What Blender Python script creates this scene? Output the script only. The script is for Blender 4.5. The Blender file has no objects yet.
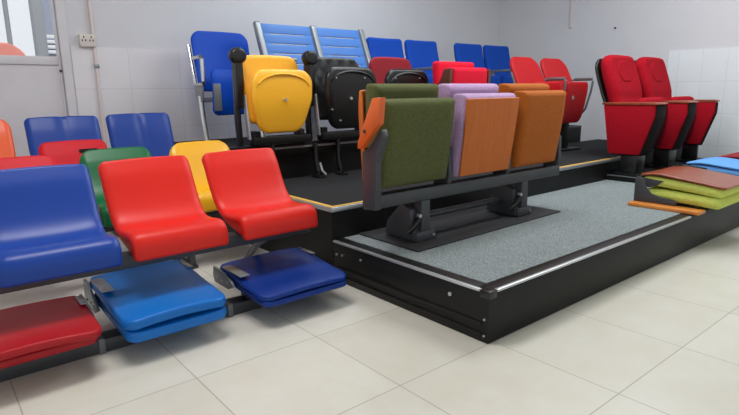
import bpy, bmesh, math, random
from mathutils import Vector, Matrix
random.seed(7)
S = bpy.context.scene
COL = S.collection

# ------------------------------------------------------------------ materials
def lin(c):
    return tuple(((v/255)/12.92 if v/255 <= 0.04045 else ((v/255+0.055)/1.055)**2.4) for v in c)

def mat(name, rgb, rough=0.5, metal=0.0, spec=0.5, noise=0.0, nscale=20, bump=0.0, bscale=200, coat=0.0, sheen=0.0):
    m = bpy.data.materials.new(name); m.use_nodes = True
    nt = m.node_tree; b = nt.nodes['Principled BSDF']
    c = lin(rgb) + (1,)
    b.inputs['Base Color'].default_value = c
    b.inputs['Roughness'].default_value = rough
    b.inputs['Metallic'].default_value = metal
    b.inputs['Specular IOR Level'].default_value = spec
    b.inputs['Coat Weight'].default_value = coat
    b.inputs['Sheen Weight'].default_value = sheen
    tc = nt.nodes.new('ShaderNodeTexCoord')
    if noise > 0:
        n = nt.nodes.new('ShaderNodeTexNoise'); n.inputs['Scale'].default_value = nscale
        n.inputs['Detail'].default_value = 4
        nt.links.new(tc.outputs['Object'], n.inputs['Vector'])
        r = nt.nodes.new('ShaderNodeValToRGB')
        r.color_ramp.elements[0].position = 0.3; r.color_ramp.elements[1].position = 0.7
        r.color_ramp.elements[0].color = tuple(v*(1-noise) for v in c[:3]) + (1,)
        r.color_ramp.elements[1].color = tuple(min(1, v*(1+noise)) for v in c[:3]) + (1,)
        nt.links.new(n.outputs['Fac'], r.inputs['Fac'])
        nt.links.new(r.outputs['Color'], b.inputs['Base Color'])
    if bump > 0:
        n2 = nt.nodes.new('ShaderNodeTexNoise'); n2.inputs['Scale'].default_value = bscale
        n2.inputs['Detail'].default_value = 2
        nt.links.new(tc.outputs['Object'], n2.inputs['Vector'])
        bp = nt.nodes.new('ShaderNodeBump'); bp.inputs['Strength'].default_value = bump
        bp.inputs['Distance'].default_value = 0.004
        nt.links.new(n2.outputs['Fac'], bp.inputs['Height'])
        nt.links.new(bp.outputs['Normal'], b.inputs['Normal'])
    return m

def tile_mat(name, c1, c2, cm, w, h, off, rough, mortar, swap=None, stain=0.06):
    """tiles of w x h; swap picks which two object axes run along and up"""
    m = bpy.data.materials.new(name); m.use_nodes = True
    nt = m.node_tree; b = nt.nodes['Principled BSDF']
    tc = nt.nodes.new('ShaderNodeTexCoord')
    sx = nt.nodes.new('ShaderNodeSeparateXYZ'); cb = nt.nodes.new('ShaderNodeCombineXYZ')
    nt.links.new(tc.outputs['Object'], sx.inputs[0])
    a = swap or 'XY'
    for i, ax in enumerate(a):
        ad = nt.nodes.new('ShaderNodeMath'); ad.operation = 'SUBTRACT'; ad.inputs[1].default_value = off[i]
        nt.links.new(sx.outputs[ax], ad.inputs[0]); nt.links.new(ad.outputs[0], cb.inputs[i])
    br = nt.nodes.new('ShaderNodeTexBrick'); br.offset = 0.0; br.squash = 1.0
    br.inputs['Color1'].default_value = lin(c1)+(1,); br.inputs['Color2'].default_value = lin(c2)+(1,)
    br.inputs['Mortar'].default_value = lin(cm)+(1,)
    br.inputs['Scale'].default_value = 1.0; br.inputs['Mortar Size'].default_value = mortar
    br.inputs['Mortar Smooth'].default_value = 0.3
    br.inputs['Brick Width'].default_value = w; br.inputs['Row Height'].default_value = h
    nt.links.new(cb.outputs[0], br.inputs['Vector'])
    n = nt.nodes.new('ShaderNodeTexNoise'); n.inputs['Scale'].default_value = 5; n.inputs['Detail'].default_value = 8
    n.inputs['Roughness'].default_value = 0.65
    nt.links.new(tc.outputs['Object'], n.inputs['Vector'])
    r = nt.nodes.new('ShaderNodeValToRGB')
    r.color_ramp.elements[0].position = 0.35; r.color_ramp.elements[1].position = 0.65
    r.color_ramp.elements[0].color = (1-stain*1.2, 1-stain*1.4, 1-stain*2.2, 1); r.color_ramp.elements[1].color = (1,1,1,1)
    nt.links.new(n.outputs['Fac'], r.inputs['Fac'])
    mx = nt.nodes.new('ShaderNodeMix'); mx.data_type = 'RGBA'; mx.blend_type = 'MULTIPLY'; mx.inputs[0].default_value = 1
    nt.links.new(br.outputs['Color'], mx.inputs[6]); nt.links.new(r.outputs['Color'], mx.inputs[7])
    nt.links.new(mx.outputs[2], b.inputs['Base Color'])
    b.inputs['Roughness'].default_value = rough
    bp = nt.nodes.new('ShaderNodeBump'); bp.inputs['Strength'].default_value = 0.25; bp.inputs['Distance'].default_value = 0.002
    bp.invert = True
    nt.links.new(br.outputs['Fac'], bp.inputs['Height']); nt.links.new(bp.outputs['Normal'], b.inputs['Normal'])
    return m

def carpet_mat(name, ca, cb_, scale):
    m = bpy.data.materials.new(name); m.use_nodes = True
    nt = m.node_tree; b = nt.nodes['Principled BSDF']; b.inputs['Roughness'].default_value = 0.95
    b.inputs['Specular IOR Level'].default_value = 0.15
    tc = nt.nodes.new('ShaderNodeTexCoord')
    v = nt.nodes.new('ShaderNodeTexNoise'); v.inputs['Scale'].default_value = scale; v.inputs['Detail'].default_value = 3
    nt.links.new(tc.outputs['Object'], v.inputs['Vector'])
    r = nt.nodes.new('ShaderNodeValToRGB')
    r.color_ramp.elements[0].position = 0.4; r.color_ramp.elements[1].position = 0.62
    r.color_ramp.elements[0].color = lin(ca)+(1,); r.color_ramp.elements[1].color = lin(cb_)+(1,)
    nt.links.new(v.outputs['Fac'], r.inputs['Fac']); nt.links.new(r.outputs['Color'], b.inputs['Base Color'])
    bp = nt.nodes.new('ShaderNodeBump'); bp.inputs['Strength'].default_value = 0.5; bp.inputs['Distance'].default_value = 0.004
    nt.links.new(v.outputs['Fac'], bp.inputs['Height']); nt.links.new(bp.outputs['Normal'], b.inputs['Normal'])
    return m

def wood_mat(name, ca, cb_, rough=0.4):
    m = bpy.data.materials.new(name); m.use_nodes = True
    nt = m.node_tree; b = nt.nodes['Principled BSDF']; b.inputs['Roughness'].default_value = rough
    tc = nt.nodes.new('ShaderNodeTexCoord'); mp = nt.nodes.new('ShaderNodeMapping')
    mp.inputs['Scale'].default_value = (14, 3, 1.5)
    nt.links.new(tc.outputs['Object'], mp.inputs['Vector'])
    n = nt.nodes.new('ShaderNodeTexNoise'); n.inputs['Scale'].default_value = 4; n.inputs['Detail'].default_value = 6
    nt.links.new(mp.outputs[0], n.inputs['Vector'])
    r = nt.nodes.new('ShaderNodeValToRGB')
    r.color_ramp.elements[0].position = 0.3; r.color_ramp.elements[1].position = 0.7
    r.color_ramp.elements[0].color = lin(ca)+(1,); r.color_ramp.elements[1].color = lin(cb_)+(1,)
    nt.links.new(n.outputs['Fac'], r.inputs['Fac']); nt.links.new(r.outputs['Color'], b.inputs['Base Color'])
    return m

def glass_mat(name):
    m = bpy.data.materials.new(name); m.use_nodes = True
    nt = m.node_tree; nt.nodes.clear()
    o = nt.nodes.new('ShaderNodeOutputMaterial'); t = nt.nodes.new('ShaderNodeBsdfTransparent')
    t.inputs[0].default_value = (0.95, 0.96, 0.97, 1)
    g = nt.nodes.new('ShaderNodeBsdfGlossy'); g.inputs['Roughness'].default_value = 0.02
    x = nt.nodes.new('ShaderNodeMixShader'); x.inputs[0].default_value = 0.06
    nt.links.new(t.outputs[0], x.inputs[1]); nt.links.new(g.outputs[0], x.inputs[2]); nt.links.new(x.outputs[0], o.inputs[0])
    return m

M = dict(
    floor=tile_mat('floor_tile', (221,219,209), (213,210,199), (172,166,154), .517, .517, (.143-5.17, .755-5.17), 0.3, 0.0022, stain=.05),
    wall=mat('wall_paint', (210,209,214), .75, noise=.02, nscale=3),
    wtile_b=tile_mat('wall_tile_back', (228,224,229), (225,221,226), (206,199,203), .43, .335, (1.05, 1.385-.335*8), .35, .0022, 'XZ', .02),
    wtile_r=tile_mat('wall_tile_right', (232,236,241), (227,231,237), (206,210,215), .233, .33, (2.55-.233*30, 1.39-.33*8), .25, .0022, 'YZ', .02),
    ceil=mat('ceiling_paint', (225,225,225), .9),
    frame=mat('door_paint', (212,208,213), .45, noise=.03, nscale=8),
    trim=mat('trim_paint', (190,178,176), .5, noise=.05, nscale=10),
    socket=mat('socket_plastic', (214,203,196), .4),
    dark=mat('dark_hole', (30,28,28), .8),
    conduit=mat('conduit_paint', (222,208,206), .5),
    glass=glass_mat('clear_glass'),
    black=mat('black_steel', (20,19,19), .45, spec=.3, noise=.15, nscale=12),
    blackp=mat('black_plastic', (20,20,21), .32),
    blackm=mat('black_rubber', (40,40,43), .75, bump=.3, bscale=300),
    umber=mat('dark_umber_panel', (30,26,26), .75, spec=.15),
    bfab=mat('black_leather', (34,34,36), .45),
    alu=mat('aluminium', (196,200,204), .35, .75),
    chrome=mat('chrome', (214,216,220), .16, 1.0),
    grey=mat('grey_steel', (66,68,72), .45, .2),
    grey2=mat('bracket_grey', (112,116,120), .45, .3),
    grey3=mat('light_grey_metal', (150,153,156), .4, .5),
    carpet=carpet_mat('grey_carpet', (106,114,116), (152,160,162), 170),
    dcarpet=carpet_mat('charcoal_carpet', (34,35,37), (48,49,51), 200),
    yedge=mat('yellow_strip', (222,176,72), .5),
    red=mat('red_plastic', (216,36,26), .4, spec=.28),
    crimson=mat('crimson_plastic', (172,18,30), .42, spec=.35),
    blue=mat('blue_plastic', (20,62,150), .36, spec=.35),
    rblue=mat('royal_blue_plastic', (8,72,186), .45, spec=.2),
    sky=mat('azure_plastic', (8,108,194), .38, spec=.35),
    navy=mat('deep_blue_plastic', (7,50,134), .4, spec=.3),
    green=mat('green_plastic', (10,100,56), .36, spec=.35),
    yellow=mat('yellow_plastic', (240,178,30), .33),
    amber=mat('amber_plastic', (255,188,46), .38),
    cherry=mat('cherry_plastic', (206,24,38), .45, spec=.18),
    orange=mat('orange_plastic', (240,92,34), .35),
    bench=mat('powder_blue_steel', (74,122,194), .45, spec=.3),
    gfab=mat('green_fabric', (87,91,53), .95, noise=.16, nscale=90, bump=.5, bscale=350, spec=.2, sheen=.05),
    pfab=mat('lilac_fabric', (184,152,190), .95, noise=.12, nscale=90, bump=.5, bscale=350, spec=.2, sheen=.05),
    mfab=mat('mustard_fabric', (174,94,32), .95, noise=.14, nscale=90, bump=.5, bscale=350, spec=.2, sheen=.05),
    rfab=mat('wine_red_fabric', (162,14,32), .95, noise=.12, nscale=60, bump=.4, bscale=300, spec=.15),
    scarlet=mat('scarlet_fabric', (226,28,56), .9, noise=.06, nscale=60, bump=.3, bscale=300, spec=.2),
    maroon=mat('maroon_fabric', (150,24,40), .85, noise=.1, nscale=60, bump=.3, bscale=300),
    bfabric=mat('blue_fabric', (12,66,164), .85, noise=.08, nscale=60, bump=.3, bscale=300, spec=.25),
    lime=mat('lime_fabric', (200,210,104), .9, noise=.08, nscale=60, bump=.4, bscale=300, spec=.25),
    bluepad=mat('light_blue_fabric', (100,160,226), .85, noise=.06, nscale=60, bump=.3, bscale=300),
    wood=wood_mat('orange_plywood', (188,94,18), (200,104,26), .55),
    woodr=wood_mat('red_brown_wood', (128,58,34), (150,74,44), .3),
    woodo=wood_mat('orange_wood', (208,88,30), (222,104,40)),
    plank=wood_mat('pale_orange_wood', (206,122,52), (220,140,66)),
    woodd=wood_mat('dark_wood', (84,40,26), (104,52,34)),
    brick=mat('outside_paint', (214,120,104), .7),
    outgrey=mat('outside_grey', (140,142,146), .7),
    outblue=mat('outside_blue_grey', (150,156,176), .7),
    outwhite=mat('outside_white', (235,235,238), .7),
)

# ------------------------------------------------------------------ objects
def mesh_obj(name, bm, m, smooth=True):
    me = bpy.data.meshes.new(name)
    bmesh.ops.recalc_face_normals(bm, faces=bm.faces)
    bm.to_mesh(me); bm.free()
    if smooth:
        for p in me.polygons: p.use_smooth = True
        try: me.set_sharp_from_angle(angle=math.radians(40))
        except Exception: pass
    me.materials.append(m)
    o = bpy.data.objects.new(name, me); COL.objects.link(o)
    return o

def root_of(o):
    while o.parent: o = o.parent
    return o

def tag(o, label, cat, group=None):
    o['label'] = label; o['category'] = cat
    if group: o['group'] = group
    return o

def thing(name, label, cat, loc, group=None):
    o = bpy.data.objects.new(name, None); COL.objects.link(o)
    o.empty_display_size = .05
    o.location = loc
    return tag(o, label, cat, group)

def part(name, bm, m, parent, label=None):
    """world-space bmesh -> child mesh of its thing (or of a part)"""
    r = root_of(parent)
    bmesh.ops.translate(bm, verts=bm.verts, vec=-Vector(r.location))
    o = mesh_obj(name, bm, m); o.parent = parent
    if label: o['label'] = label
    return o

def parts(name, bms, m, parent, label=None):
    return [part(name, b, m, parent, label) for b in bms]

def solo(name, bm, m, label, cat, group=None):
    o = mesh_obj(name, bm, m); tag(o, label, cat, group); return o

def struct(name, bm, m):
    o = mesh_obj(name, bm, m, False); o['kind'] = 'structure'; return o

# ------------------------------------------------------------------ shapes
def join(*bms):
    out = bmesh.new()
    for b in bms:
        vs = [out.verts.new(v.co) for v in b.verts]
        b.verts.index_update()
        for f in b.faces:
            try: out.faces.new([vs[v.index] for v in f.verts])
            except ValueError: pass
        b.free()
    return out

def box(x0, x1, y0, y1, z0, z1, bev=0.0, seg=2):
    bm = bmesh.new(); bmesh.ops.create_cube(bm, size=1)
    for v in bm.verts:
        v.co = Vector((x0+(v.co.x+.5)*(x1-x0), y0+(v.co.y+.5)*(y1-y0), z0+(v.co.z+.5)*(z1-z0)))
    if bev > 0: bmesh.ops.bevel(bm, geom=bm.edges[:], offset=bev, segments=seg, affect='EDGES', profile=.5)
    return bm

def prism(poly, a0, a1, axis='x', bev=0.0, seg=2):
    """poly of 2-D points; axis x: (y,z); y: (x,z); z: (x,y)"""
    bm = bmesh.new()
    def P(p, a):
        return (a, p[0], p[1]) if axis == 'x' else (p[0], a, p[1]) if axis == 'y' else (p[0], p[1], a)
    A = [bm.verts.new(P(p, a0)) for p in poly]; B = [bm.verts.new(P(p, a1)) for p in poly]
    bm.faces.new(A[::-1]); bm.faces.new(B); n = len(poly)
    for i in range(n): bm.faces.new([A[i], A[(i+1) % n], B[(i+1) % n], B[i]])
    bmesh.ops.recalc_face_normals(bm, faces=bm.faces)
    if bev > 0: bmesh.ops.bevel(bm, geom=bm.edges[:], offset=bev, segments=seg, affect='EDGES', profile=.5)
    return bm

def rrect(x0, x1, y0, y1, r, n=5):
    pts = []
    for cx, cy, a in ((x1-r, y1-r, 0), (x0+r, y1-r, 90), (x0+r, y0+r, 180), (x1-r, y0+r, 270)):
        for i in range(n+1):
            t = math.radians(a+90*i/n); pts.append((cx+r*math.cos(t), cy+r*math.sin(t)))
    return pts

def tube(pts, r, n=10, flat=1.0):
    bm = bmesh.new(); pts = [Vector(p) for p in pts]; rings = []
    for i, p in enumerate(pts):
        d = (pts[min(i+1, len(pts)-1)]-pts[max(i-1, 0)]).normalized()
        up = Vector((0,0,1)) if abs(d.z) < .9 else Vector((1,0,0))
        a = d.cross(up).normalized(); b = a.cross(d).normalized()
        rings.append([bm.verts.new(p+a*r*math.cos(2*math.pi*k/n)+b*r*flat*math.sin(2*math.pi*k/n)) for k in range(n)])
    for i in range(len(rings)-1):
        for k in range(n): bm.faces.new([rings[i][k], rings[i][(k+1) % n], rings[i+1][(k+1) % n], rings[i+1][k]])
    bm.faces.new(rings[0][::-1]); bm.faces.new(rings[-1])
    return bm

def cyl(p0, p1, r, n=14): return tube([p0, p1], r, n)

def catmull(P, n):
    P = [Vector((p[0], p[1])) for p in P]
    Q = [2*P[0]-P[1]]+P+[2*P[-1]-P[-2]]; dense = []
    for i in range(1, len(Q)-2):
        for k in range(16):
            t = k/16; a, b, c, d = Q[i-1], Q[i], Q[i+1], Q[i+2]
            dense.append(.5*((2*b)+(c-a)*t+(2*a-5*b+4*c-d)*t*t+(3*b-a-3*c+d)*t**3))
    dense.append(P[-1])
    L = [0]
    for i in range(1, len(dense)): L.append(L[-1]+(dense[i]-dense[i-1]).length)
    tot = L[-1]
    def at(s):
        s = min(max(s, 0), tot)
        for i in range(1, len(L)):
            if L[i] >= s:
                k = (s-L[i-1])/max(1e-9, L[i]-L[i-1]); return dense[i-1].lerp(dense[i], k)
        return dense[-1]
    return at, tot

def ribbon(cx, center, thick, hw, er=.012, corner=(.04,.04), dish=None, nu=10, ns=22, crown=0.0, shear=0.0):
    """A padded or moulded sheet: a centre line in (y,z), a half thickness and a half width
    along it (numbers or functions of s in 0..1), rounded rims and rounded corners.
    dish(u,s) moves it along its normal; crown lengthens the s=0 end in the middle."""
    at, T = catmull(center, 0)
    th = thick if callable(thick) else (lambda s: thick)
    hf = hw if callable(hw) else (lambda s: hw)
    # stations
    e = [er*(1-math.cos(math.radians(a))) for a in (0, 30, 60, 90)]
    c0 = [corner[0]*(1-math.cos(math.radians(a))) for a in (15, 30, 45, 60, 75, 90)]
    c1 = [corner[1]*(1-math.cos(math.radians(a))) for a in (15, 30, 45, 60, 75, 90)]
    ss = sorted(set([round(v, 5) for v in e+c0]+[round(T-v, 5) for v in e+c1]+[round(T*i/ns, 5) for i in range(1, ns)]))
    f = [ss[0]]
    for v in ss[1:]:
        if v-f[-1] > .0012: f.append(v)
    ss = f
    bm = bmesh.new(); top = []; bot = []
    for s in ss:
        p = at(s); d = (at(min(T, s+.004))-at(max(0, s-.004))).normalized()
        n = Vector((d.y, -d.x))           # (y,z) normal
        w = hf(s/T)
        for R, de in ((corner[0], s), (corner[1], T-s)):
            if R > 0 and de < R: w = w-R+math.sqrt(max(0, R*R-(R-de)**2))
        w = max(w, .004)
        de = min(s, T-s)
        xs = [-w+v for v in e]+[(-w+er)+(2*(w-er))*i/nu for i in range(1, nu)]+[w-v for v in e[::-1]] if w > er*1.2 else [-w+2*w*i/(nu+6) for i in range(nu+7)]
        rt, rb = [], []
        for x in xs:
            dd = min(de, w-abs(x)); q = min(1, max(0, dd/er))
            t = th(s/T)*math.sqrt(max(0, 1-(1-q)**2)); t = max(t, .0004)
            u = x/max(.001, hf(s/T)); k = dish(u, s/T) if dish else 0
            ex = crown*(1-u*u)*max(0, 1-s/T*3)
            b0 = p-d*ex
            a = b0+n*(k+t); b = b0+n*(k-t)
            rt.append(bm.verts.new((cx+x, a.x, a.y))); rb.append(bm.verts.new((cx+x, b.x, b.y)))
        top.append(rt); bot.append(rb)
    N = len(top[0])
    for i in range(len(top)-1):
        for j in range(N-1):
            bm.faces.new([top[i][j], top[i][j+1], top[i+1][j+1], top[i+1][j]])
            bm.faces.new([bot[i][j], bot[i+1][j], bot[i+1][j+1], bot[i][j+1]])
        bm.faces.new([top[i][0], top[i+1][0], bot[i+1][0], bot[i][0]])
        bm.faces.new([top[i][-1], bot[i][-1], bot[i+1][-1], top[i+1][-1]])
    for j in range(N-1):
        bm.faces.new([top[0][j], bot[0][j], bot[0][j+1], top[0][j+1]])
        bm.faces.new([top[-1][j], top[-1][j+1], bot[-1][j+1], bot[-1][j]])
    return bm

def slab(cx, y0, y1, z, t, hw, **k):
    return ribbon(cx, [(y1, z), ((y0+y1)/2, z), (y0, z)], t, hw, **k)

# ================================================================== the room
YB, XR = 4.95, 6.45
DZ = 1.388
struct('floor', box(-4, XR+.1, -3.5, YB+.1, -.1, 0), M['floor'])
struct('ceiling', box(-4, XR+.1, -3.5, YB+.1, 2.95, 3.05), M['ceil'])
struct('wall_back', join(box(1.0, XR+.12, YB, YB+.12, 0, 2.95), box(-4, -.6, YB, YB+.12, 0, 2.95), box(-.6, 1.0, YB, YB+.12, 2.2, 2.95)), M['wall'])
struct('wall_right', box(XR, XR+.12, -3.5, YB, 0, 2.95), M['wall'])
struct('trim_1', box(1.05, XR, YB-.006, YB, 0, DZ), M['wtile_b'])
struct('trim_2', box(XR-.006, XR, -3.5, 2.66, 0, DZ+.006), M['wtile_r'])
# glazed door in the back wall
d = struct('door_1', join(box(.976, 1.04, YB-.03, YB+.12, 0, 2.25, .006), box(-.66, -.56, YB-.03, YB+.12, 0, 2.25, .006), box(-.56, .976, YB-.03, YB+.12, 2.15, 2.25, .006)), M['frame'])
def dpart(name, bm, m):
    o = mesh_obj(name, bm, m); o.parent = d; return o
dpart('door_leaf', join(box(.957, .974, YB+.01, YB+.06, .01, 2.15, .003), box(-.555, -.47, YB+.01, YB+.06, .01, 2.15, .004),
                        box(-.47, .957, YB+.005, YB+.065, 1.235, 1.30, .006), box(-.47, .957, YB+.01, YB+.06, 2.06, 2.15, .004),
                        box(-.47, .957, YB+.02, YB+.05, .01, 1.235)), M['frame'])
dpart('glass_pane', box(-.47, .957, YB+.03, YB+.036, 1.30, 2.06), M['glass'])
dpart('lock', cyl((.964, YB+.012, 1.19), (.964, YB-.004, 1.19), .010), M['grey'])
# wiring on the walls
t = thing('wall_socket', 'off-white twin socket box on the wall right of the glazed door', 'socket', (1.172, YB, 1.38))
part('box', box(1.115, 1.232, YB-.045, YB-.0055, 1.378, 1.476, .006), M['socket'], t)
for sx in (1.145, 1.2):
    parts('socket_hole', [box(sx+dx-.004, sx+dx+.004, YB-.0475, YB-.0445, z0, z0+.014) for dx, z0 in ((-.012,1.42),(.012,1.42),(0,1.445))], M['dark'], t)
t = thing('wall_conduit', 'thin pale conduit running down the back wall from the socket box', 'conduit', (1.225, YB, 0))
part('tube', cyl((1.222, YB-.02, .02), (1.222, YB-.02, 1.376), .013), M['conduit'], t)
part('tube', cyl((1.222, YB-.02, 1.478), (1.222, YB-.02, 2.94), .013), M['conduit'], t)
part('clip', box(1.205, 1.240, YB-.040, YB-.006, 1.215, 1.248, .005), M['grey3'], t)
solo('wall_conduit', box(XR-.022, XR-.0005, 3.838, 3.865, 1.74, 2.94, .004), M['conduit'], 'short pale conduit high on the plain right wall', 'conduit')
solo('wall_hole_disc', cyl((XR-.012, 3.286, 1.686), (XR-.0005, 3.286, 1.686), .011), M['grey'], 'tiny dark plug standing in for a small hole in the bare right wall above the armchairs', 'disc')  # dark disc added in place of a small hole in the wall
# beyond the glass
struct('floor_outside', box(-4, 7, YB+.12, 12, -.1, 0), M['outgrey'])
t = thing('outdoor_chair', 'blurred salmon-red rounded chair back seen through the door glass', 'chair', (.72, 6.2, 0))
part('backrest', ribbon(.70, [(6.24,1.49),(6.22,1.3),(6.18,1.05),(6.12,.8)], .02, .25, corner=(.2,.05)), M['brick'], t)
part('seat', slab(.70, 5.72, 6.12, .78, .02, .24), M['brick'], t)
for sx in (.5, .9):
    for sy in (5.76, 6.08): part('leg', cyl((sx, sy, 0), (sx, sy, .765), .014), M['outgrey'], t)
solo('post', cyl((.855, 6.5, 0), (.855, 6.5, 2.9), .022), M['outgrey'], 'thin grey post outside beyond the glazed door', 'post')
solo('column', box(1.31, 1.43, 7.9, 8.09, 0, 3.2, .01), M['outgrey'], 'grey square column standing outside beyond the glazed door', 'column')
wo = struct('wall_outside', box(1.43, 2.6, 8.1, 8.2, 0, 3.2), M['outblue'])
lv = mesh_obj('louvre', join(*[box(1.455, 1.60, 8.06, 8.075, 1.52+.062*k, 1.562+.062*k, .003) for k in range(4)]+[box(1.60,1.615,8.055,8.0995,1.5,1.78)]), M['outwhite']); lv.parent = wo

struct('bright_backdrop_outside', box(-4, 7, 11, 11.1, 0, 6), M['outwhite'])  # added white backdrop, sunlit so the door glass shows bright white

# ================================================================== platforms
X0, XE = 1.656, 6.40
Y1, Y2, Y3 = 1.272, 2.322, 3.375
Z1, Z2, Z3 = .220, .399, .584
t = thing('seating_platform', 'lowest black platform with grey carpet top and silver edge strip', 'platform', (3.2, 1.8, 0), None)
part('body', box(X0, XE, Y1, Y2-.002, 0, Z1-.012, .004), M['black'], t)
parts('border', [box(X0, XE, Y1, Y1+.075, Z1-.0115, Z1, .003), box(X0, X0+.075, Y1+.075, Y2-.002, Z1-.0115, Z1, .003)], M['black'], t)
part('carpet', box(X0+.075, 4.60, Y1+.075, Y2-.002, Z1-.0115, Z1+.002), M['carpet'], t, 'speckled grey carpet')
parts('side_rail', [box(X0-.008, X0+.0005, Y1+.03, Y2-.03, .07, .085, .003), box(X0-.006, X0+.0005, Y1+.03, Y2-.03, .03, .04, .002)], M['black'], t)
for bm in (box(X0+.046, 3.615, Y1-.006, Y1+.012, Z1-.008, Z1+.0035, .003), box(X0-.006, X0+.012, Y1+.046, Y2-.01, Z1-.008, Z1+.0035, .003)):
    part('edge_strip', bm, M['alu'], t, 'silver edge strip')
part('corner_cap', box(X0-.004, X0+.045, Y1-.004, Y1+.045, Z1-.03, Z1+.003, .003), M['blackp'], t, 'black corner cap')
for y, z, r in ((1.475,.158,.009),(2.08,.165,.006),(2.235,.155,.006),(2.285,.15,.006)):
    part('bolt', cyl((X0-.006, y, z), (X0+.001, y, z), r), M['alu'], t, 'silver bolt')
for z in (.03, .10):
    part('bolt', cyl((X0-.003, Y1+.02, z), (X0+.001, Y1+.02, z), .005), M['alu'], t, 'silver bolt')
t = thing('seating_platform', 'middle black platform with charcoal carpet and yellow-and-silver edge', 'platform', (3.2, 2.8, 0))
part('body', box(X0, XE, Y2, Y3-.002, 0, Z2-.006), M['black'], t)
part('carpet', box(X0+.022, XE, Y2+.022, Y3-.002, Z2-.0055, Z2), M['dcarpet'], t, 'charcoal carpet')
for a in (box(X0-.004, XE-1.25, Y2-.004, Y2+.012, Z2-.026, Z2-.001, .003), box(X0-.004, X0+.012, Y2+.014, Y3-.002, Z2-.026, Z2-.001, .003)):
    part('edge_strip', a, M['alu'], t, 'silver edge strip')
for a in (box(X0+.002, XE-1.25, Y2+.002, Y2+.024, Z2-.002, Z2+.003, .001), box(X0+.002, X0+.024, Y2+.024, Y3-.002, Z2-.002, Z2+.003, .001)):
    part('yellow_strip', a, M['yedge'], t, 'yellow nosing strip')
XT = 6.0
t = thing('seating_platform', 'highest black platform along the back wall', 'platform', (3.2, 4.1, 0))
part('body', box(X0, XT, Y3, 4.88, 0, Z3-.006), M['black'], t)
part('carpet', box(X0, XT, Y3+.02, 4.88, Z3-.0055, Z3), M['dcarpet'], t)
part('edge_strip', box(X0, XT, Y3-.004, Y3+.02, Z3-.02, Z3-.0005, .003), M['grey'], t, 'dull grey edge strip')
ZP = .268
t = thing('display_plinth', 'low black plinth on the lowest platform under the red armchairs', 'plinth', (5.4, 1.8, Z1))
part('deck', box(4.602, XE, Y1+.08, Y2-.004, Z1+.0005, ZP), M['black'], t)
part('edge_strip', box(4.596, 4.606, Y1+.08, Y2-.004, ZP-.006, ZP+.002), M['grey2'], t)

# ================================================================== moulded bench seats
def moulded(cx, yb, material, label, ztop=.711, hwb=.206, hws=.205, corner=.035, crown=.006, group='moulded plastic bench seats', lobes=0.0, slot=False, lean=.0, roll=.012):
    """one-piece plastic seat; yb is the y of the top of its back"""
    t = thing('plastic_chair', label, 'seat', (cx, yb-.22, .31), group)
    k = (ztop-.44)/.265
    c = [(yb+lean, .44+.265*k), (yb-.038, .44+.19*k), (yb-.082, .44+.105*k), (yb-.130, .44+.036*k), (yb-.185, .438), (yb-.26, .434), (yb-.33, .441), (yb-.375, .437), (yb-.400, .410), (yb-.408, .342)]
    def dish(u, s):
        a = abs(u)
        r = 0.0
        if s > .45: r -= .010*(1-u*u)*min(1, (s-.45)*5)*max(0, 1-(s-.45)/.4)     # hollow of the seat
        r -= roll*max(0, (a-.86)/.14)**2                                            # rolled side rims
        if s < .3: r -= .01*max(0, 1-s/.12)                                          # rolled top
        if lobes and s < .5: r += -lobes*math.exp(-(u/.10)**2)*(1-s*2)
        return -r if False else r
    def hw(s): return hwb+(hws-hwb)*min(1, max(0, (s-.3)/.25))
    part('shell', ribbon(cx, c, .013, hw, er=.012, corner=(corner, .022), dish=dish, nu=16, ns=30, crown=crown), material, t)
    parts('side_skirt', [prism([(yb-.15, .424), (yb-.19, .424), (yb-.387, .424), (yb-.394, .356), (yb-.34, .362), (yb-.2, .395)], cx+s*(hws-.016)-.008, cx+s*(hws-.016)+.008, bev=.004) for s in (-1, 1)], material, t)
    parts('bracket', [box(cx-.15, cx-.11, yb-.34, yb-.14, .3595, .418, .003), box(cx+.11, cx+.15, yb-.34, yb-.14, .3595, .418, .003)], M['grey'], t)
    if slot:
        part('handle_slot', prism(rrect(cx+.02, cx+.13, ztop-.075, ztop-.052, .011), yb-.052, yb-.014, 'y'), M['dark'], t, 'dark handle slot')
    return t

def beam_bench(x0, x1, yb, label, legs, zb=.335, upright=True):
    t = thing('bench_stand', label, 'bench frame', ((x0+x1)/2, yb-.24, 0), 'steel frames under the moulded seats')
    part('beam', box(x0, x1, yb-.335, yb-.265, zb-.035, zb+.024, .006), M['grey'], t)
    for x in legs:
        part('leg', tube([(x, yb-.285, zb-.03), (x, yb-.18, .25), (x, yb+.08, .03)], .017, 10), M['grey2'], t)
        part('foot', box(x-.03, x+.03, yb-.33, yb+.13, 0, .018, .004), M['grey'], t)
        part('upright', box(x-.018, x+.018, yb-.322, yb-.278, .0185, zb-.03, .004), M['grey'], t) if upright else None
    return t

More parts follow.
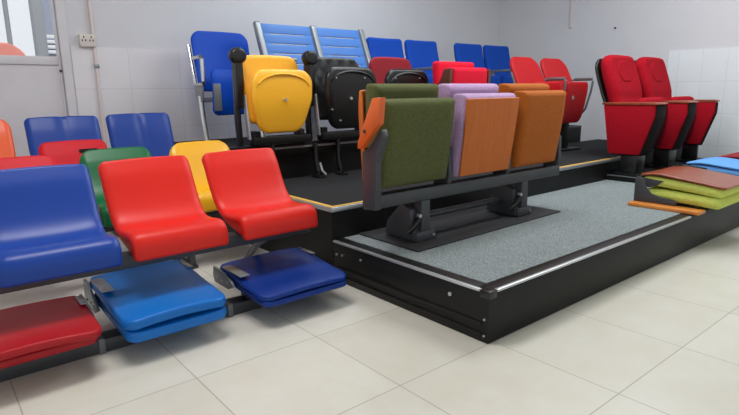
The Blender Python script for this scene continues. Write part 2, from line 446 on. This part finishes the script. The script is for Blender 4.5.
YF = 2.625
moulded(.360, YF, M['blue'], 'large blue moulded plastic seat, leftmost of the front bench', hwb=.212, hws=.209)
moulded(.814, YF, M['red'], 'red moulded plastic seat in the middle of the front bench, beside the blue one')
moulded(1.294, YF, M['red'], 'red moulded plastic seat at the right end of the front bench, near the platform')
beam_bench(-.60, 1.50, YF, 'dark steel beam frame carrying the blue and two red front seats', (-.45, 1.275), upright=False)
Y2R = 3.34
moulded(.375, Y2R, M['cherry'], 'crimson plastic seat mostly hidden behind the large blue front seat', ztop=.692, corner=.07)
moulded(.878, Y2R, M['green'], 'green moulded plastic seat behind the gap between blue and red front seats', ztop=.702, corner=.07, hwb=.197, roll=.02)
moulded(1.372, Y2R, M['yellow'], 'yellow moulded plastic seat behind the two red front seats', ztop=.707, corner=.09, hwb=.20, roll=.02)
beam_bench(-.12, 1.60, Y2R, 'dark steel beam frame under the green and yellow seats', (-.05, 1.15))
moulded(.765, 3.85, M['cherry'], 'crimson plastic seat with a dark handle slot in its back, behind the green seat', ztop=.722, slot=True, hwb=.195, corner=.05)
beam_bench(.45, 1.1, 3.85, 'dark steel beam frame under the crimson slotted seat', (.765,))
Y4 = 4.26
moulded(.27, Y4, M['orange'], 'orange plastic seat back at the left edge, below the door', ztop=.86, hwb=.225, corner=.07)
moulded(.80, Y4, M['blue'], 'blue plastic seat with a creased back, between the orange seat and the conduit', ztop=.860, hwb=.228, corner=.035, lobes=.014)
moulded(1.305, Y4, M['blue'], 'blue plastic seat with a creased back, right of the wall conduit', ztop=.864, hwb=.228, corner=.035, lobes=.014)
beam_bench(.05, 1.56, Y4, 'dark steel beam frame along the back wall under the blue seats', (.30, 1.06))

# ================================================================== folded seats on the floor rail
t = thing('floor_rail', 'dark steel rail on the floor carrying the folded stadium seats', 'rail', (.8, 2.26, 0))
part('rail', box(-.15, 1.50, 2.222, 2.31, 0, .055, .004), M['grey'], t)
for x in (.455, 1.0): part('end_plate', box(x-.012, x+.012, 2.212, 2.33, .0, .062, .003), M['grey2'], t)

def folded(x0, x1, y0, y1, z0, material, label, gap=.012, thk=.030, bow=.016, bracket='grey3', two=True, arch=.01, zback=0.0, inset=0.0):
    """a flip-up stadium seat with its back folded down flat on the seat pan"""
    cx = (x0+x1)/2; hw = (x1-x0)/2
    t = thing('folded_chair', label, 'folded seat', (cx, 2.26, .055), 'flip seats folded flat on the floor rail')
    h = thk/2
    zl = z0+h
    L = [(y1-.02, zl+zback*.8), ((y0+y1)/2, zl+zback*.3), (y0+.05+inset, zl), (y0+inset, zl-.004)]
    part('seat_pan', ribbon(cx, L, h, hw-.006, er=.010, corner=(.03, .05), dish=lambda u, s: 0, nu=12, ns=14), material, t)
    zu = z0+thk+gap+h
    U = [(y1, zu+.006+zback), (y1-.12, zu+.008+zback*.7), ((y0+y1)/2, zu+.002+zback*.35), (y0+.06, zu-.004), (y0+.004, zu-.012)]
    part('backrest', ribbon(cx, U, h, hw, er=.012, corner=(.035, .06), dish=lambda u, s: bow*(1-u*u)*max(0, (s-.35)/.65)**1.5+arch*(1-u*u)*max(0, 1-s*3), nu=16, ns=18), material, t)
    for sgn, xx in ((-1, x0), (1, x1)):
        b = part('hinge_bracket', prism([(y1+.015, z0+.004), (y1-.13, z0+.004), (y1-.19, z0+.03), (y1-.17, z0+.05), (y1-.05, z0+thk*2+gap+zback*.8), (y1+.02, z0+thk*2+gap+zback*.9), (y1+.03, z0+.04)], xx+sgn*.002, xx+sgn*.014, bev=.003), M[bracket], t, 'grey hinge bracket')
        part('hinge_plate',                              box(min(xx, xx-sgn*(.05 if sgn < 0 else .025)), max(xx, xx-sgn*(.05 if sgn < 0 else .025)), y1-(.24 if sgn < 0 else .15), y1-.045, z0+thk*2+gap+.012+zback*.6, z0+thk*2+gap+.018+zback*.6, .002), M[bracket], t, 'grey hinge plate')
        for k in range(3):
            part('rivet', cyl((xx+sgn*.013, y1-.02-.055*k, z0+.035), (xx+sgn*.019, y1-.02-.055*k, z0+.035), .006), M['alu'], b)
    for xx in (x0+.07, x1-.07):
        part('mount', box(xx-.02, xx+.02, 2.235, 2.30, .0555, z0+.012, .003), M['grey'], t)
    return t
folded(-.05, .437, 2.04, 2.44, .105, M['crimson'], 'red folded plastic seat at the left end of the floor rail', thk=.032, gap=.004, inset=.05, zback=.012, bow=.022)
folded(.502, .922, 2.03, 2.575, .085, M['sky'], 'azure blue folded plastic seat in the middle of the floor rail', thk=.042, gap=.008, bow=.016, zback=.03)
folded(1.045, 1.515, 1.975, 2.43, .098, M['navy'], 'deep blue folded plastic seat at the right end of the floor rail, touching the platform', thk=.026, gap=.004, bow=.010, bracket='grey3', zback=.03)

# ================================================================== padded tip-up row in the middle
solo('floor_mat', prism([(1.83,1.845),(3.15,1.875),(3.15,2.318),(1.83,2.318)], Z1+.0025, Z1+.011, 'z', .003), M['blackm'], 'black rubber mat under the padded seat row', 'mat')
ZM = Z1+.0112
t = thing('chair_stand', 'dark grey steel frame carrying the padded green, lilac and mustard seats', 'seat frame', (2.45, 2.0, ZM))
part('beam', box(1.655, 3.25, 1.96, 2.03, .445, .51, .005), M['grey'], t)
part('end_plate', prism([(2.0,.448),(2.0,.725),(1.955,.742),(1.862,.835),(1.845,.80),(1.90,.68),(1.905,.455)], 1.608, 1.646, bev=.005), M['grey'], t)
for x in (2.185, 2.70, 3.24):
    part('side_plate', prism([(1.985,.44),(2.06,.44),(2.10,.66),(2.05,.76),(1.965,.70),(1.958,.56)], x-.016, x+.016, bev=.004), M['grey'], t)
for x in (1.99, 2.86):
    l = part('leg', join(box(x-.028, x+.035, 1.955, 2.01, ZM+.012, .446, .004), prism([(1.965, ZM+.01),(2.19, ZM+.01),(2.17,.32),(2.06,.43),(1.99,.40)], x-.075, x-.029, bev=.004)), M['grey'], t)
    part('foot', box(x-.065, x+.075, 1.95, 2.17, ZM+.0006, ZM+.052, .005), M['grey'], l)
    part('bolt', cyl((x-.04, 1.972, .37), (x-.04, 1.950, .37), .010), M['alu'], l)
    part('bolt', cyl((x+.055, 1.951, ZM+.026), (x+.055, 1.943, ZM+.026), .007), M['alu'], l)
    part('crank', tube([(x-.10, 1.985, .285), (x-.075, 1.965, .315), (x-.04, 1.958, .355)], .016, 10), M['blackp'], l)
part('stretcher', tube([(2.06, 2.09, .325), (2.79, 2.09, .325)], .019, 12), M['grey'], t)

def tipseat(cx, bx, fab, label, board=None, zf=.972, zk=1.038, hw=.228):
    t = thing('tip_up_chair', label, 'theatre seat', (cx, 2.02, .515), 'padded seats of the middle row')
    c = [(1.948, zf), (1.958, .85), (1.978, .70), (2.002, .54)]
    part('seat_cushion', ribbon(cx, c, .052, lambda s: hw-.008*s, er=.030, corner=(.012, .012), nu=12, ns=14), M[fab], t)
    if board:
        # plywood underside panel lying on the tipped-up cushion
        cb = [(1.894, zf-.026), (1.903, .85), (1.922, .70), (1.944, .545)]
        part('seat_board', ribbon(cx+.004, cb, .007, lambda s: hw-.004-.010*s, er=.005, corner=(.006, .006), nu=6, ns=10), M[board], t, 'orange plywood seat board')
    b = [(2.092, zk), (2.10, .90), (2.085, .70), (2.07, .53)]
    part('backrest', ribbon(bx, b, .052, .230, er=.034, corner=(.015, .015), nu=12, ns=14), M[fab], t)
    part('back_board', ribbon(bx, [(2.158, zk-.03), (2.168, .90), (2.153, .70), (2.137, .50)], .008, .236, er=.005, corner=(.01, .01), nu=4, ns=8), M['wood'], t, 'orange plywood back shell')
    for s in (-1, 1):
        part('side_edge', prism([(2.118, .56), (2.13, .95), (2.14, zk-.035), (2.158, zk-.035), (2.142, .56)], bx+s*.238-.0045, bx+s*.238+.0045, bev=.003), M['wood'], t, 'orange plywood edge')
    for s in (-1, 1):
        part('pivot', cyl((cx+s*.212, 2.02, .56), (cx+s*.238, 2.02, .56), .022), M['blackp'], t)
    return t
tipseat(1.914, 1.965, 'gfab', 'olive green padded tip-up seat at the left of the middle row', zf=.966, hw=.249)
tipseat(2.445, 2.475, 'pfab', 'lilac padded tip-up seat with an orange plywood front, middle of its row', 'wood', zf=.984)
tipseat(2.968, 3.005, 'mfab', 'mustard padded tip-up seat at the right of the middle row', zf=.994)
ar = part('armrest', prism([(1.880, .972), (1.823, .975), (1.838, .86), (1.868, .838), (1.958, .744), (1.99, .742), (1.985, .775)], 1.572, 1.6075, bev=.005), M['woodo'], t, 'orange wooden armrest flipped up')
part('bolt', cyl((1.566, 1.932, .825), (1.573, 1.932, .825), .008), M['grey'], ar)

# ================================================================== stadium chairs with flip-up arms on the middle platform
def stadium(cx, bmat, smat, label, zb=1.243, quilt=False, badge=True, bolts=False, dx=-.005, zt=1.147):
    t = thing('stadium_chair', label, 'chair', (cx, 3.33, Z2), 'stadium chairs on the middle platform')
    by = 3.40
    c = [(by+.01, zb), (by, 1.12), (by-.03, .95), (by-.05, .80)]
    q = (lambda u, s: -.007*abs(math.sin((u*2.2+s*3.4)*math.pi))*abs(math.sin((u*2.2-s*3.4)*math.pi))**.5) if quilt else (lambda u, s: 0)
    part('backrest', ribbon(cx, c, .022 if not quilt else .03, lambda s: .232-.03*s, er=.02, corner=(.085, .04), dish=lambda u, s: -.02*(1-u*u)-q(u, s), nu=28 if quilt else 12, ns=34 if quilt else 18, crown=.012), M[bmat], t)
    # seat tipped up, its rounded underside facing the front
    y = 3.235
    c = [(y+.006, zt), (y-.004, 1.08), (y+.006, .93), (y+.035, .80), (y+.055, .735)]
    part('seat', ribbon(cx+dx, c, .026, lambda s: .232-.008*s-.06*max(0, s-.45)/.55, er=.022, corner=(.10, .075), dish=lambda u, s: -.012*(1-u*u)*(1-s), nu=14, ns=22, crown=.008), M[smat], t)
    part('seat_rim', tube([(cx+dx+.198*math.sin(a)*(1 if abs(math.sin(a)) < .98 else 1), y-.024, zt-.117+.092*math.cos(a)) for a in [math.radians(-84+12*i) for i in range(15)]], .010, 8, .7), M[smat], t)
    if badge: part('badge', cyl((cx, y-.033, .955), (cx, y-.018, .955), .011, 12), M['alu'], t, 'small silver badge')
    if bolts:
        for dx, dz in ((-.13,1.10),(.13,1.10),(-.17,.88),(.17,.88),(-.1,.80)): part('screw', cyl((cx+dx, y-.032, dz), (cx+dx, y-.016, dz), .006), M['alu'], t)
    part('under_bar', box(cx-.222, cx+.222, 3.25, 3.30, .662, .712, .005), M['black'], t)
    parts('bracket', [box(cx+a, cx+a+.05, 3.301, 3.37, .657, .75, .004) for a in (-.20, .15)], M['black'], t)
    l = part('support_leg', tube([(cx-.075, 3.283, .66), (cx-.075, 3.283, .52), (cx-.075, 3.26, .44), (cx-.075, 3.245, .414)], .020, 10, .7), M['blackp'], t)
    part('foot', prism(rrect(cx-.105, cx-.045, 3.19, 3.30, .02), Z2+.0008, Z2+.014, 'z', .003), M['blackp'], l)
    return t
def armpost(x, label):
    t = thing('arm_post', label, 'arm post', (x, 3.33, Z2), 'posts between the stadium chairs')
    part('post', prism([(3.335, .657), (3.370, .657), (3.392, .82), (3.378, 1.20), (3.346, 1.20), (3.345, .82)], x-.016, x+.016, bev=.005), M['blackp'], t)
    part('flip_arm', prism([(3.338, .90), (3.312, .90), (3.292, 1.05), (3.292, 1.20), (3.34, 1.22), (3.343, .95)], x-.024, x+.024, bev=.009), M['blackp'], t)
    part('paddle', prism([(x+.056*math.cos(math.radians(a)), 1.235+.052*math.sin(math.radians(a))) for a in range(0, 360, 20)], 3.285, 3.352, 'y', .018, 3), M['blackp'], t)
    part('lever', prism([(3.295, .99), (3.325, .99), (3.325, .86), (3.295, .70), (3.26, .70), (3.275, .85)], x+.0245, x+.036, bev=.004), M['alu'], t, 'silver side lever')
    part('strut', tube([(x, 3.283, .64), (x, 3.283, .52), (x, 3.26, .44), (x, 3.245, .414)], .022, 10, .7), M['blackp'], t)
    part('foot', prism(rrect(x-.03, x+.03, 3.19, 3.30, .02), Z2+.0008, Z2+.014, 'z', .003), M['blackp'], t)
    part('foot_guard', tube([(x+.026, 3.27, .50), (x+.028, 3.245, .445), (x+.03, 3.20, .418)], .009, 8), M['alu'], t)
    return t
XS = 1.663
for i in range(2):
    armpost(XS+.55*i, ['black arm post with a rounded paddle, left of the yellow stadium chair', 'black arm post between the yellow and the black stadium chairs'][i])
stadium(XS+.275, 'amber', 'amber', 'yellow stadium chair with its seat tipped up')
stadium(XS+.825, 'bfab', 'blackp', 'black stadium chair with a quilted back and tipped-up seat', quilt=True, bolts=True, dx=.022, zt=1.172)
stadium(XS+1.392, 'maroon', 'blackp', 'stadium chair with a maroon padded back and black tipped-up seat', zb=1.262, badge=False, bolts=True, dx=.015, zt=1.165)
t = thing('seat_rail', 'black rail with a dull silver lip carrying the stadium chairs', 'rail', (XS+.82, 3.34, Z2))
part('rail', box(XS-.08, XS+1.72, 3.312, 3.368, .575, .655, .004), M['black'], t)
part('lip', box(XS-.08, XS+1.72, 3.306, 3.312, .618, .632, .002), M['grey3'], t)

# scarlet theatre chair in the middle distance
t = thing('theatre_chair', 'scarlet theatre chair with dark wooden sides, seat tipped up, behind the lilac seat', 'chair', (3.48, 3.02, Z2))
part('backrest', ribbon(3.50, [(3.13, 1.232), (3.12, 1.10), (3.08, .90), (3.05, .75)], .036, .235, er=.03, corner=(.03, .03), nu=12, ns=12), M['scarlet'], t)
part('seat', ribbon(3.475, [(2.955, 1.178), (2.96, 1.05), (2.985, .88), (3.0, .76)], .042, .212, er=.03, corner=(.015, .03), nu=12, ns=12), M['scarlet'], t)
for s in (-1, 1):
    x = 3.475+s*.232
    part('side_panel', prism([(3.05, Z2+.0008), (3.12, Z2+.0008), (3.12, .9), (2.985, 1.165), (2.918, 1.168), (2.935, .78), (3.02, .70)], x-.016, x+.016, bev=.005), M['woodd'], t, 'dark wooden side panel')

# ================================================================== red chairs with chrome arms, near the right wall
def redchair(cx, label, arms=(-1, 1)):
    t = thing('arm_chair', label, 'chair', (cx, 3.1, Z2), 'red chairs with metal arms')
    part('backrest', ribbon(cx, [(3.22, 1.302), (3.17, 1.2), (3.09, 1.03), (3.04, .86)], .02, lambda s: .217+.018*s, er=.018, corner=(.12, .03), dish=lambda u, s: -.015*(1-u*u), nu=12, ns=16, crown=.008), M['crimsonb'], t)
    part('seat', ribbon(cx, [(2.93, 1.07), (2.925, .98), (2.95, .80), (2.985, .665)], .022, lambda s: .205-.02*s, er=.018, corner=(.03, .07), dish=lambda u, s: -.012*(1-u*u), nu=12, ns=16), M['crimsonb'], t)
    part('badge', box(cx-.09, cx-.065, 2.900, 2.912, .90, .935, .003), M['alu'], t)
    part('back_frame', tube([(cx-.215, 3.17, 1.16), (cx-.222, 3.10, 1.0), (cx-.222, 3.06, .90), (cx-.19, 3.045, .875), (cx+.19, 3.045, .875), (cx+.22, 3.06, .90)], .014, 8), M['grey2'], t, 'grey metal back frame')
    for s in arms:
        x = cx+s*.2375
        part('arm_frame', tube([(x, 3.10, 1.09), (x, 3.0, 1.09), (x, 2.90, 1.09), (x, 2.882, 1.075), (x, 2.895, .98), (x, 2.945, .80), (x, 3.02, .70), (x, 3.06, .72), (x, 3.12, 1.08)], .011, 8), M['grey2'], t)
        part('arm_pad', box(x-.014, x+.014, 2.89, 3.08, 1.088, 1.110, .006), M['grey2'], t)
    part('pedestal', box(cx-.05, cx+.05, 3.0, 3.09, Z2+.0205, .80, .006), M['black'], t)
    part('base', box(cx-.16, cx+.16, 2.92, 3.16, Z2+.0008, Z2+.02, .004), M['black'], t)
    return t
M['crimsonb'] = mat('bright_red_vinyl', (184,18,26), .5, spec=.25)
redchair(4.558, 'red metal-armed chair, left of the pair by the right wall', (1,))
redchair(5.05, 'red metal-armed chair with tipped-up seat, right of the pair by the right wall', (1,))

# ================================================================== wine red armchairs
PX = (4.635, 5.275, 5.925)
def side_panel(t, x, w=.20):
    p = part('side_panel', prism([(2.415, .862), (1.982, .862), (1.982, .76), (2.08, .452), (2.345, .448)], x, x+.03, bev=.008), M['rfab'], t)
    part('panel_core', prism([(2.40, .860), (1.975, .860), (1.975, .757), (2.075, .440), (2.33, .440)], x+.0305, x+w, bev=.008), M['umber'], p, 'black inner side of the armrest box')
    part('arm_cap', prism([(2.425, .863), (2.425, .882), (2.0, .884), (1.972, .880), (1.962, .870), (1.972, .863)], x-.006, x+w+.006, bev=.004), M['woodr'], p, 'brown wooden arm cap')
    part('pedestal', box(x+.02, x+w-.02, 2.10, 2.24, ZP+.0205, .440, .004), M['blackp'], t)
    part('base', box(x+.0, x+w, 2.04, 2.30, ZP+.0008, ZP+.02, .004), M['blackp'], t)
for i in range(2):
    a, b = PX[i]+.205, PX[i+1]-.008
    cx = (a+b)/2; hw = (b-a)/2
    t = thing('armchair', ['wine red upholstered armchair nearest the camera, left of the pair on the plinth', 'wine red upholstered armchair next to the right wall, right of the pair'][i], 'armchair', (cx, 2.15, ZP), 'wine red armchairs on the plinth')
    bk = [(2.52, 1.285), (2.50, 1.18), (2.44, 1.0), (2.38, .82), (2.36, .66)]
    bx = cx-.045
    part('backrest', ribbon(bx, bk, .055, lambda s: .235+.028*math.sin(min(1, s*1.4)*math.pi), er=.045, corner=(.09, .03), dish=lambda u, s: .012*u*u-.012*math.exp(-((s-.62)/.06)**2), nu=14, ns=24, crown=.01), M['rfab'], t)
    part('back_shell', ribbon(bx, [(2.585, 1.265), (2.565, 1.15), (2.505, .97), (2.44, .80), (2.425, .64)], .013, .258, er=.01, corner=(.10, .05), nu=8, ns=14), M['blackp'], t, 'black back shell')
    part('headrest', ribbon(bx, [(2.458, 1.245), (2.44, 1.16), (2.408, 1.055)], .014, .128, er=.012, corner=(.10, .10), nu=12, ns=12), M['rfab'], t)
    part('seat', ribbon(cx, [(2.205, .918), (2.195, .84), (2.208, .66), (2.25, .50)], .05, hw-.012, er=.05, corner=(.06, .04), nu=12, ns=14), M['rfab'], t)
    part('seat_pan', ribbon(cx, [(2.142, .865), (2.140, .75), (2.150, .62), (2.19, .46)], .008, hw-.014, er=.006, corner=(.04, .04), nu=8, ns=10), M['blackp'], t, 'black seat underside')
    side_panel(t, PX[i])
    if i == 1: side_panel(t, PX[2], .07)

# ================================================================== folded padded seats on the right
solo('base_board', box(3.665, 3.775, 1.245, 1.69, Z1+.0025, Z1+.024, .004), M['plank'], 'orange wooden board lying under the folded lime seat', 'board')
def foldpad(x0, x1, y0, y1, z0, fab, top, label, board, k=1.0):
    cx = (x0+x1)/2; hw = (x1-x0)/2
    t = thing('folded_padded_chair', label, 'folded seat', (cx, (y0+y1)/2, z0), 'padded seats folded flat at the right')
    Z = lambda v: z0+v*k
    part('seat_cushion', ribbon(cx, [(y1-.02, Z(.056)), ((y0+y1)/2+.05, Z(.054)), (y0+.08, Z(.044)), (y0, Z(.037))], .036*k, hw-.004, er=.03, corner=(.03, .05), nu=10, ns=14), M[fab], t)
    part('back_cushion', ribbon(cx, [(y1-.01, Z(.146)), ((y0+y1)/2+.08, Z(.137)), (y0+.10, Z(.118)), (y0-.005, Z(.104))], .032*k, hw-.004, er=.028, corner=(.03, .05), nu=10, ns=14), M[fab], t)
    part('back_board', ribbon(cx, [(y1+.01, Z(.178)), (y1-.10, Z(.192)), ((y0+y1)/2+.02, Z(.180)), (y0+.08, Z(.158)), (y0-.02, Z(.142))], .007, hw, er=.006, corner=(.03, .03), nu=10, ns=16), M[top], t, board)
    for s, x in ((-1, x0), (1, x1)):
        xa, xb = (x-.014, x-.004) if s < 0 else (x+.004, x+.014)
        part('side_bracket', prism([(y1+.03, z0), (y1+.03, Z(.15)), (y1-.01, Z(.165)), (y1-.035, Z(.15)), (y1-.05, Z(.10)), (y1-.085, Z(.062)), (y1-.14, Z(.046)), (y1-.22, Z(.038)), (y1-.25, Z(.022)), (y1-.24, z0)], xa, xb, bev=.003), M['grey'], t, 'dark grey side bracket')
        if s < 0: part('top_clip', prism([(y1+.03, Z(.12)), (y1+.03, Z(.168)), (y1-.15, Z(.152)), (y1-.11, Z(.118)), (y1-.06, Z(.10))], x-.003, x+.006, bev=.003), M['grey'], t)
    return t
foldpad(3.765, 4.27, 1.165, 1.66, Z1+.0245, 'lime', 'woodr', 'lime green folded padded seat with a brown wooden back board', 'brown wooden back board')
foldpad(4.60, 5.06, 1.20, 1.69, ZP+.0005, 'bluepad', 'bluepad', 'light blue folded padded seat behind the lime one', None, k=.86)
foldpad(5.28, 5.76, 1.20, 1.69, ZP+.0005, 'maroon', 'maroon', 'dark red folded padded seat at the right edge, beyond the light blue one', None, k=.80)

# ================================================================== highest platform
# blue chair with chrome arm frames
t = thing('chrome_arm_chair', 'royal blue chair on chrome legs with square chrome arms, far left of the top platform', 'chair', (2.1, 4.6, Z3))
cx = 2.11
part('backrest', ribbon(cx+.035, [(4.60, 1.515), (4.57, 1.35), (4.52, 1.15), (4.49, 1.02)], .016, lambda s: .262-.005*s, er=.014, corner=(.09, .04), dish=lambda u, s: -.012*(1-u*u), nu=12, ns=16, crown=.008), M['rblue'], t)
part('seat', ribbon(cx+.035, [(4.37, 1.20), (4.345, 1.10), (4.35, .94), (4.385, .82)], .022, lambda s: .215-.01*s, er=.018, corner=(.06, .06), dish=lambda u, s: -.012*(1-u*u), nu=12, ns=14), M['rblue'], t)
part('seat_plate', box(cx-.178, cx-.112, 4.312, 4.322, .86, 1.08, .003), M['grey2'], t, 'grey hinge plate')
for s in (-1, 1):
    x = cx+.03+s*.262
    a = part('arm_frame', tube([(x, 4.56, 1.29), (x, 4.40, 1.295), (x, 4.375, 1.275), (x, 4.37, 1.10), (x, 4.39, 1.075), (x, 4.54, 1.075)], .018), M['chrome'], t)
    part('back_post', tube([(x, 4.63, 1.40), (x, 4.59, 1.25), (x, 4.545, 1.07)], .018, 10), M['chrome'], t)
    part('post_plate', prism([(4.40, 1.06), (4.545, 1.06), (4.53, .99), (4.48, .91), (4.41, .94)], x-.010, x+.010, bev=.003), M['grey3'], t)
    part('leg', tube([(x, 4.46, .98), (x, 4.43, .80), (x, 4.38, Z3+.02)], .024, 10), M['chrome'], t)
    part('foot', prism(rrect(x-.04, x+.04, 4.31, 4.46, .03), Z3+.0008, Z3+.02, 'z', .003), M['chrome'], t)
part('crossbar', box(cx-.22, cx+.28, 4.47, 4.495, .93, .97, .004), M['grey3'], t)

# powder blue slatted bench seats
BX = (2.345, 2.905, 3.46)
t = thing('slatted_bench', 'powder blue slotted two-seat bench with silver grey frame, on the top platform', 'bench', (2.9, 4.0, Z3))
for k in range(2):
    x0, x1 = BX[k], BX[k+1]; w = x1-x0; n = 6
    def pt(s): return (4.30-.20*s, 1.575-.50*s)
    bm = []
    for q in range(n):
        s0, s1 = q/n+.008*(q > 0), (q+1)/n-.008*(q < n-1)
        (ya, za), (yb, zb) = pt(s0), pt(s1)
        bm.append(ribbon((x0+x1)/2, [(ya, za), ((ya+yb)/2-.003, (za+zb)/2), (yb, zb)], .006, w/2-.034, er=.004, corner=(.004, .004), nu=4, ns=3))
    a, b = pt(.01), pt(.99)
    for xa, xb in ((x0+.034, x0+.10), (x1-.10, x1-.034)):
        bm.append(prism([(a[0]-.0055, a[1]), (a[0]+.005, a[1]), (b[0]+.005, b[1]), (b[0]-.0055, b[1])], xa, xb))
    part('backrest', join(*bm), M['bench'], t)
    bm = [ribbon((x0+x1)/2, [(4.05-.066*q, 1.035), (4.02-.066*q, 1.034), (3.993-.066*q, 1.035)], .006, w/2-.034, er=.004, corner=(.006, .006), nu=4, ns=3) for q in range(6)]
    bm += [box(xa, xb, 3.665, 4.05, 1.027, 1.036) for xa, xb in ((x0+.034, x0+.10), (x1-.10, x1-.034))]
    part('seat', join(*bm), M['bench'], t)
for x in BX:
    b = part('side_frame', prism([(4.325, 1.575), (4.29, 1.592), (4.272, 1.575), (4.085, 1.12), (4.03, 1.055), (3.70, 1.06), (3.66, 1.04), (3.68, 1.01), (4.06, 1.0), (4.13, 1.05), (4.15, 1.12)], x-.024, x+.024, bev=.006), M['grey3'], t, 'silver grey side frame')
    part('armrest', box(x-.028, x+.028, 3.72, 4.09, 1.235, 1.26, .01), M['grey3'], b)
    part('arm_post', box(x-.012, x+.012, 3.80, 3.83, 1.055, 1.237, .003), M['grey3'], b)
part('beam', box(BX[0], BX[2], 3.85, 3.92, .93, 1.0, .006), M['grey3'], t, 'silver grey beam')
for x in (BX[0]+.28, BX[1]+.28):
    l = part('leg', box(x-.025, x+.025, 3.86, 3.91, Z3+.03, .931, .004), M['grey3'], t)
    part('foot', box(x-.03, x+.03, 3.68, 4.12, Z3+.0008, Z3+.03, .006), M['grey3'], l)

# blue upholstered chairs along the back wall
def bluechair(cx, label, arms=(-1, 1), hw=.228):
    t = thing('upholstered_chair', label, 'chair', (cx, 4.2, Z3), 'blue upholstered chairs on the top platform')
    part('backrest', ribbon(cx, [(4.30, 1.52), (4.275, 1.38), (4.22, 1.18), (4.17, 1.02)], .032, lambda s: hw+.012*s, er=.028, corner=(.04, .03), dish=lambda u, s: .012*u*u, nu=12, ns=14), M['bfabric'], t)
    part('seat', ribbon(cx, [(4.02, 1.16), (4.01, 1.08), (4.03, .98), (4.06, .90)], .03, hw-.012, er=.026, corner=(.03, .04), nu=10, ns=10), M['bfabric'], t)
    for s in arms:
        x = cx+s*(hw+.021)
        a = part('arm', box(x-.0125, x+.0125, 3.84, 4.16, 1.20, 1.228, .006), M['grey2'], t, 'grey armrest')
        part('arm_post', prism([(4.10, Z3+.03), (4.17, Z3+.03), (4.16, 1.21), (4.09, 1.21)], x-.009, x+.009, bev=.003), M['grey2'], a)
        part('foot', box(x-.012, x+.012, 3.95, 4.28, Z3+.0008, Z3+.03, .004), M['grey2'], a)
    return t
bluechair(3.755, 'blue upholstered chair directly right of the slatted bench')
bluechair(4.268, 'blue upholstered chair behind the maroon stadium chair, second from the slatted bench', (1,))
bluechair(5.03, 'blue upholstered chair behind the scarlet theatre chair, left of the far pair')
bluechair(5.54, 'blue upholstered chair nearest the room corner, right of the far pair', (1,))

# ================================================================== light
w = bpy.data.worlds.new('daylight'); S.world = w; w.use_nodes = True
bg = w.node_tree.nodes['Background']; bg.inputs[0].default_value = (.90, .97, 1.0, 1); bg.inputs[1].default_value = .62
def lamp(name, loc, sx, sy, power, col=(1,1,1)):
    l = bpy.data.lights.new(name, 'AREA'); l.shape = 'RECTANGLE'; l.size = sx; l.size_y = sy; l.energy = power; l.color = col
    o = bpy.data.objects.new(name, l); COL.objects.link(o); o.location = loc
    return o
lamp('ceiling_lamp', (4.2, 1.8, 2.9), 2.6, 1.4, 60, (.95, 1, .99))
lamp('ceiling_lamp', (3.3, 3.75, 2.9), 1.2, .5, 19, (.84, .95, 1))
lamp('ceiling_lamp', (.8, 2.3, 2.9), 1.2, .6, 34, (1, .965, .96))

sun = bpy.data.lights.new('sun', 'SUN'); sun.energy = 3.2; sun.angle = .02; sun.color = (1, .98, .95)
so = bpy.data.objects.new('sun', sun); COL.objects.link(so); so.location = (0, -4, 12); so.rotation_euler = (math.radians(25), 0, 0)

# ================================================================== camera
Rm = ((0.7694122461741825, -0.6386226118571767, -0.012882354672844881),
      (0.14197704824576057, 0.1513208305702117, 0.9782354133882918),
      (0.622773886100421, 0.7544953053931212, -0.20709785351644946))
cam = bpy.data.cameras.new('camera'); co = bpy.data.objects.new('camera', cam); COL.objects.link(co)
cam.sensor_width = 36; cam.lens = 547.17/739*36; cam.clip_start = .02
r, u, f = [Vector(v) for v in Rm]
m4 = Matrix(((r.x, u.x, -f.x, 0), (r.y, u.y, -f.y, 0), (r.z, u.z, -f.z, 1.0), (0, 0, 0, 1)))
co.matrix_world = m4
S.camera = co
S.view_settings.view_transform = 'Standard'; S.view_settings.look = 'None'
S.view_settings.gamma = 1; S.view_settings.use_curve_mapping = False
S.view_settings.exposure = 0.35
